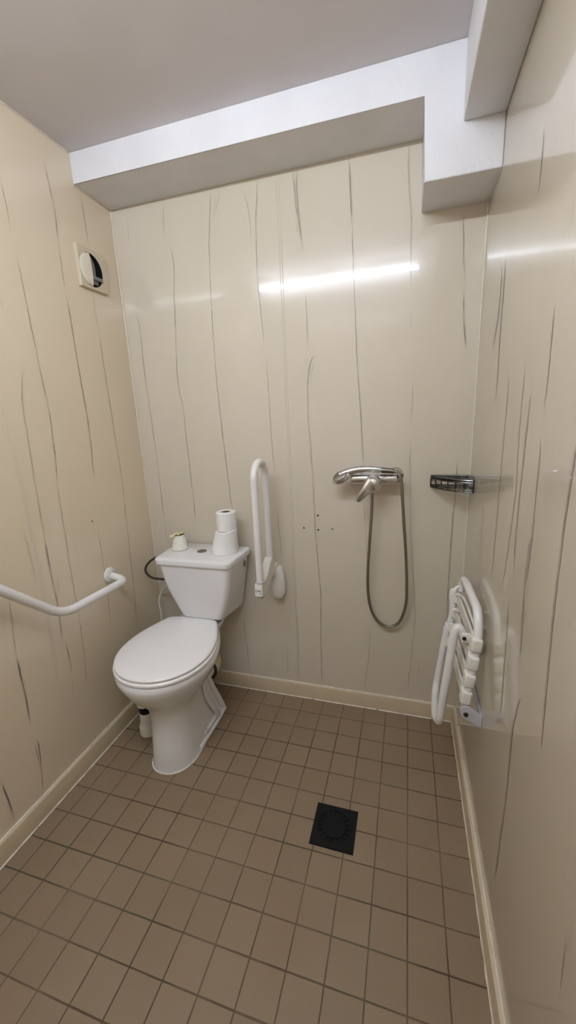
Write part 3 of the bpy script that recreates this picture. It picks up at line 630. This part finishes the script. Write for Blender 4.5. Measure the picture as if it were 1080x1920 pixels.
# oval wall cover
bm=new(); n=48
def oval(y,dx,dz,cxo=.672,cz=.626):
    out=[]
    for k_ in range(n):
        a=2*PI*k_/n; c,s=math.cos(a),math.sin(a); e=2/2.7
        out.append(Vector((cxo+dx*math.copysign(abs(c)**e,c),y,cz+dz*math.copysign(abs(s)**e,s))))
    return out
loft(bm,[oval(-.001,.037,.083),oval(-.022,.038,.084),oval(-.034,.0355,.081,.676),oval(-.043,.030,.074,.674),oval(-.048,.020,.060,.672),oval(-.050,.006,.02,.672)])
link('wall_cover',bm,M['white_plastic'],t)
bm=new(); box(bm,(.643,-.060,.665),(.680,-.002,.725),.008); link('wall_block',bm,M['white_plastic'],t)

# ------------------------------------------------------------------ angled grab rail on the left wall
t=thing('angled_grab_rail','white angled tubular grab rail on the left wall, bent upwards towards the viewer','grab rail',(0,-.62,.73))
bm=new(); xr=.078
P_=fillet([(.002,-.330,.742),(xr,-.322,.724),(xr,-.672,.738),(xr,-.885,.945),(xr,-1.06,1.115),(.002,-1.07,1.12)],[.05,.07,.02,.05,.02],9)
P_=fillet([(.002,-.338,.742),(xr,-.330,.722),(xr,-.668,.732),(xr,-1.06,1.108),(.002,-1.07,1.115)],[.045,.065,.045],12)
tube(bm,P_,.0158,20); link('rail',bm,M['white_tube'],t)
for (y,z) in ((-.338,.742),(-1.07,1.115)):
    bm=new(); lathe(bm,[(0,.0),(.033,.0),(.034,.003),(.032,.009),(.022,.013),(.0165,.016)],(.0005,y,z),axis='X',seg=28); link('flange',bm,M['white_tube'],t)

# ------------------------------------------------------------------ vent on the left wall
vy,vz=-.176,1.992
t=thing('wall_vent','square cream extractor vent with domed cowl and black side opening on the left wall','vent',(0,vy,vz))
hy_,hz_,hr=-.188,1.988,.060      # round opening in the plate
bm=new(); nn=64; x0,x1=.0005,.0140
def sqp(a,g=0):
    c,s=math.cos(a),math.sin(a); best=1e9
    for lim,q in (((vy+.074-g)-hy_,c),((vy-.074+g)-hy_,c),((vz+.074-g)-hz_,s),((vz-.074+g)-hz_,s)):
        if q*lim>1e-9: best=min(best,lim/q)
    return (hy_+c*best,hz_+s*best)
an=sorted([2*PI*i/nn for i in range(nn)]+[math.atan2(vz+sz*.074-hz_,vy+sy*.074-hy_)%(2*PI) for sy in (-1,1) for sz in (-1,1)]); nn=len(an)
rg=[]
rg.append([bm.verts.new((x0,)+sqp(a)) for a in an]); rg.append([bm.verts.new((x1-.0015,)+sqp(a)) for a in an]); rg.append([bm.verts.new((x1,)+sqp(a,.0015)) for a in an])
rg.append([bm.verts.new((x1,hy_+hr*math.cos(a),hz_+hr*math.sin(a))) for a in an]); rg.append([bm.verts.new((.002,hy_+hr*math.cos(a),hz_+hr*math.sin(a))) for a in an])
for A,B in zip(rg,rg[1:]):
    for i in range(nn): bm.faces.new((A[i],A[(i+1)%nn],B[(i+1)%nn],B[i]))
bmesh.ops.remove_doubles(bm,verts=bm.verts[:],dist=1e-6)
link('front_plate',bm,M['cream_plate'],t)
bm=new(); lathe(bm,[(0,.0022),(hr+.001,.0022),(hr+.001,.0012)],(0,hy_,hz_),axis='X',seg=40); lathe(bm,[(hr-.0022,.0022),(hr-.0022,.0150),(hr+.0012,.0152),(hr+.0012,.0142)],(0,hy_,hz_),axis='X',seg=48); link('painted_duct_shade',bm,M['hole_shade'],t)  # black backing and lining paint the shade inside the duct
# slightly domed cover over the near half
bm=new(); rows=[]; m=16; R0=hr+.0015
for i in range(m+1):
    z=-1+2*i/m; half=math.sqrt(max(0,1-z*z)); row=[]
    ye=-.06*math.sqrt(max(0,1-z*z))-.06
    for k_ in range(9):
        q=k_/8; y=-half+(half+ye)*q
        row.append(bm.verts.new((.0150+.011*math.sqrt(max(0,1-y*y-z*z)),hy_+y*R0,hz_+z*R0)))
    rows.append(row)
for A,B in zip(rows,rows[1:]):
    for k_ in range(8): bm.faces.new((A[k_],A[k_+1],B[k_+1],B[k_]))
bmesh.ops.remove_doubles(bm,verts=bm.verts[:],dist=1e-5)
bmesh.ops.solidify(bm,geom=bm.faces[:],thickness=.0012)
link('cover',bm,M['cream_cover'],t)
bm=new()
P_=[(.0085,hy_-.004+.024*math.cos(a),hz_+.050*math.sin(a)) for a in [-PI/2.6+PI/1.3*k_/16 for k_ in range(17)]]
tube(bm,P_,.009,8,flat=.5); link('inner_shutter',bm,M['smoke'],t)
bm=new(); box(bm,(.010,hy_-.016,hz_-.034),(.0220,hy_+.052,hz_-.020),.002); box(bm,(.006,hy_+.004,hz_-.050),(.013,hy_+.034,hz_-.034),.002)
link('latch',bm,M['smoke'],t)

# ------------------------------------------------------------------ shower mixer
my,mz=-.062,1.128
t=thing('shower_mixer','chrome single-lever shower mixer on the back wall, handset resting across it','shower mixer',(1.12,0,1.12))
bm=new(); lathe(bm,[(0,0),(.018,.0),(.0205,.004),(.0205,.178),(.018,.182),(0,.182)],(1.027,my,mz),axis='X',seg=32); link('mixer_body',bm,M['chrome'],t)
for x in (1.045,1.200):
    bm=new(); lathe(bm,[(.033,.0005),(.033,.004),(.026,.012),(.016,.016),(.014,.05)],(x,0,mz+.006),axis='Y',seg=28); link('wall_rosette',bm,M['chrome'],t)
bm=new(); lathe(bm,[(.024,.0),(.030,.010),(.0335,.024),(.0325,.038),(.026,.050),(.014,.057),(0,.059)],(1.119,my-.006,mz-.012),axis='Y',seg=32); lv=link('lever_hub',bm,M['chrome'],t)
bm=new()
L0=[(1.116,my-.046,mz-.004),(1.100,my-.056,mz-.028),(1.084,my-.060,mz-.050),(1.070,my-.058,mz-.068),(1.060,my-.054,mz-.082)]
tube(bm,cat(L0,8),lambda s:.026-.0155*s if s<.97 else .007,20,flat=.62); link('lever',bm,M['chrome'],t)
bm=new(); lathe(bm,[(.011,0),(.011,.022),(.008,.026),(.008,.038)],(1.112,my,mz-.018),axis=(Vector((1,0,0)),Vector((0,1,0)),Vector((0,0,-1))),seg=20); link('hose_outlet',bm,M['chrome'],t)
# handset and hose
t=thing('hand_shower','chrome shower handset lying on the mixer with its ribbed hose hanging in a loop','hand shower',(1.10,-.07,1.16))
bm=new()
hz=mz+.033; hy=my-.012
tube(bm,cat([(.988,hy-.006,hz-.016),(1.010,hy-.006,hz-.006),(1.040,hy-.004,hz+.003),(1.08,hy,hz+.0075),(1.120,hy,hz+.007),(1.148,hy,hz+.003)],8),lambda s:.0185-.0055*s,18); link('handle',bm,M['chrome'],t)
bm=new(); d=axes(Vector((-.38,-.1,-.9)))
hd=Vector((.992,hy-.010,hz-.022))
a0=Vector((-.84,-.05,-.52)).normalized(); nn_=Vector((-.22,-.80,.52)); nn_=(nn_-a0*nn_.dot(a0)).normalized(); bb=a0.cross(nn_)
lathe(bm,[(0,.016),(.018,.014),(.030,.008),(.034,.0),(.033,-.006),(.030,-.009),(0,-.010)],hd,axis=(a0,bb,nn_),seg=32,sx=1.25,sy=.80); hh=link('shower_head',bm,M['chrome'],t)
bm=new(); lathe(bm,[(.026,.0115),(.025,.0155),(0,.018)],hd,axis=(a0,bb,nn_),seg=28,sx=1.2,sy=.74); link('spray_plate',bm,M['dark_chrome'],hh)
bm=new(); tube(bm,[(1.148,hy,hz+.003),(1.152,hy,hz+.003),(1.152,hy,hz+.003)],.0095,16); tube(bm,[(1.151,hy,hz+.003),(1.175,hy,hz+.001),(1.198,hy,hz-.001)],lambda s:.0122-.002*s,16); link('hose_nut',bm,M['dark_chrome'],t)
bm=new()
hs=[(1.197,hy,hz-.001),(1.212,hy,hz-.006),(1.222,hy-.001,hz-.022),(1.228,-.072,1.098),(1.234,-.066,1.02),(1.240,-.06,.945),(1.248,-.05,.85),(1.254,-.045,.757),(1.2585,-.04,.66),(1.258,-.035,.585),(1.247,-.03,.525),(1.226,-.028,.478),(1.190,-.026,.455),(1.152,-.028,.468),(1.122,-.03,.505),(1.103,-.034,.567),(1.0955,-.038,.645),(1.096,-.045,.72),(1.100,-.05,.80),(1.106,-.055,.90),(1.111,-.06,.985),(1.1125,-.062,1.045),(1.112,-.062,1.068)]
tube(bm,cat(hs,8),.0062,12); link('hose',bm,M['hose'],t)

# ------------------------------------------------------------------ corner wire soap basket
t=thing('corner_soap_basket','small chrome wire soap basket fixed in the right corner at shower height','soap basket',(1.44,-.03,1.10))
yo=-.006; xo=W-.006
def front(z,n=14,k1=1.0):
    a=Vector((1.338,yo,z)); b=Vector((xo,-.128,z-.0)); out=[]
    for i in range(n+1):
        q=i/n; p=a.lerp(b,q); nrm=Vector((-.66,-.75,0)); out.append(p+nrm*.020*math.sin(q*PI)*k1)
    return out
def loopz(z,k1=1.0,r=.0028):
    P_=[Vector((xo,yo,z))]+[Vector((1.41,yo,z))]+front(z,14,k1)+[Vector((xo,-.07,z))]
    return fillet(P_+[P_[0]],.006,3)
bm=new(); tube(bm,loopz(1.131),.0044,8); tube(bm,loopz(1.123),.0036,8); link('rim',bm,M['dark_wire'],t)
bm=new(); tube(bm,loopz(1.088,.85),.0032,8); tube(bm,loopz(1.096,.92),.0022,8)
for i in range(1,12):
    fr=front(1.088,12,.85); p=fr[i]; 
    tube(bm,[p,(p.x,yo,1.088)],.0016,6)
link('wire_floor',bm,M['dark_wire'],t)
ft=front(1.122,12); fb=front(1.088,12,.85)
for i in (0,2,4,6,8,10,12):
    bm=new(); tube(bm,[ft[i],fb[i]],.0024,8); link('upright_wire',bm,M['dark_wire'],t)
bm=new(); lathe(bm,[(0,.008),(.008,.008),(.010,.005),(.010,0)],(1.440,0,1.112),axis='Y',seg=16); link('fixing_screw',bm,M['chrome'],t)

# ------------------------------------------------------------------ folded shower seat on the right wall
t=thing('folding_shower_seat','white tubular shower seat folded up against the right wall near the corner','shower seat',(1.46,-.35,.45))
R1=.0130
bm=new()
P_=fillet([(1.439,-.515,.490),(1.450,-.515,.620),(1.4605,-.512,.735),(1.460,-.478,.800),(1.455,-.25,.795),(1.4535,-.200,.780),(1.4480,-.200,.735)],[.04,.05,.05,.05,.03],8)
tube(bm,P_,R1,18); 
link('seat_frame',bm,M['white_tube'],t)
bm=new(); tube(bm,fillet([(1.4535,-.205,.752),(1.436,-.205,.752),(1.419,-.205,.728),(1.4235,-.205,.690),(1.426,-.205,.645),(1.416,-.205,.592)],[.012,.02,.02,.03],6),lambda s:.0125 if s>.30 else .006,16); link('leg_strut',bm,M['white_tube'],t)
# drop-down leg, folded
bm=new()
P_=fillet([(1.428,-.452,.700),(1.4135,-.452,.728),(1.402,-.452,.705),(1.388,-.450,.540),(1.3715,-.448,.352),(1.366,-.37,.322),(1.377,-.215,.305),(1.392,-.205,.43),(1.409,-.205,.582)],[.012,.02,.03,.045,.05,.05,.03],7)
tube(bm,P_,.0135,18); link('folding_leg',bm,M['white_tube'],t)
bm=new(); box(bm,(1.400,-.214,.560),(1.422,-.196,.602),.004); link('leg_joint',bm,M['white_tube'],t)
bm=new(); box(bm,(1.420,-.474,.684),(1.456,-.468,.716),.0025); 
pl=link('hinge_plate',bm,M['white_tube'],t)
bm=new(); lathe(bm,[(0,.004),(.0055,.004),(.0065,0)],(1.4285,-.474,.699),axis='Y',seg=14); link('bolt',bm,M['bolt'],pl)
# slats with clips round the near and far tubes
zs=[(.687,.731,1.456),(.626,.672,1.4505),(.566,.610,1.4445),(.504,.551,1.4385)]
for i,(z0,z1,xc) in enumerate(zs):
    bm=new(); sl_=Matrix.Rotation(math.radians(6),3,'Y')
    box(bm,(xc-.0165,-.532,z0),(xc+.0155,-.492,z1),.0075,4,rot=sl_)
    xf=xc-.022
    a_=Vector((xc-.010,-.500,0)); b_=Vector((xf,-.212,0))
    loft(bm,[[Vector((p.x+dx,p.y,z)) for dx,z in ((0,z0+.003),(.006,z0+.003),(.0065,z1-.003),(.0005,z1-.003))] for p in (a_,a_.lerp(b_,.5),b_)])
    box(bm,(xf-.010,-.222,z0+.002),(xf+.016,-.188,z1-.002),.006,3,rot=sl_)
    sl=link('seat_slat',bm,M['white_plastic'],t)
bm=new(); tube(bm,fillet([(1.424,-.21,.655),(1.444,-.30,.700),(1.452,-.33,.70),(1.4545,-.49,.686)],[.02,.02],6),.0035,8); link('support_rod',bm,M['white_tube'],t)
bm=new(); tube(bm,fillet([(1.428,-.215,.722),(1.447,-.26,.742),(1.453,-.33,.742),(1.456,-.48,.742)],[.02,.02],6),.0040,8); link('support_rod',bm,M['white_tube'],t)
# wall bracket
bm=new()
poly=[(1.4838,.440),(1.4838,.481),(1.455,.5015),(1.440,.5075),(1.429,.505),(1.4215,.494),(1.4215,.483),(1.428,.472),(1.440,.462)]
loft(bm,[[Vector((x,y,z)) for x,z in poly] for y in (-.540,-.534)]); 
br=link('wall_bracket',bm,M['grey_plate'],t)
bm=new(); lathe(bm,[(0,.004),(.006,.004),(.0075,0)],(1.4375,-.540,.480),axis='Y',seg=14); link('bolt',bm,M['bolt'],br)
bm=new(); box(bm,(1.4800,-.541,.442),(1.4838,-.18,.482),.0015); link('wall_plate',bm,M['grey_plate'],t)
bm=new(); loft(bm,[[Vector((x,y,z)) for x,z in poly] for y in (-.192,-.186)]); link('wall_bracket',bm,M['grey_plate'],t)

# ------------------------------------------------------------------ camera, world, view
cd=bpy.data.cameras.new('camera'); co=bpy.data.objects.new('camera',cd); COL.objects.link(co)
co.location=(CAMV[0],CAMV[1],CAMV[2]); co.rotation_euler=(CAMV[3],CAMV[4],CAMV[5])
cd.sensor_fit='VERTICAL'; cd.sensor_height=24; cd.lens=24*CAMV[6]/1920; cd.clip_start=.01
C.camera=co
w=bpy.data.worlds.new('world'); C.world=w; w.use_nodes=True
w.node_tree.nodes['Background'].inputs[0].default_value=(.8,.85,1,1); w.node_tree.nodes['Background'].inputs[1].default_value=0.02
C.view_settings.view_transform='Standard'; C.view_settings.look='None'; C.view_settings.exposure=EXPO; C.view_settings.gamma=1; C.view_settings.use_curve_mapping=False
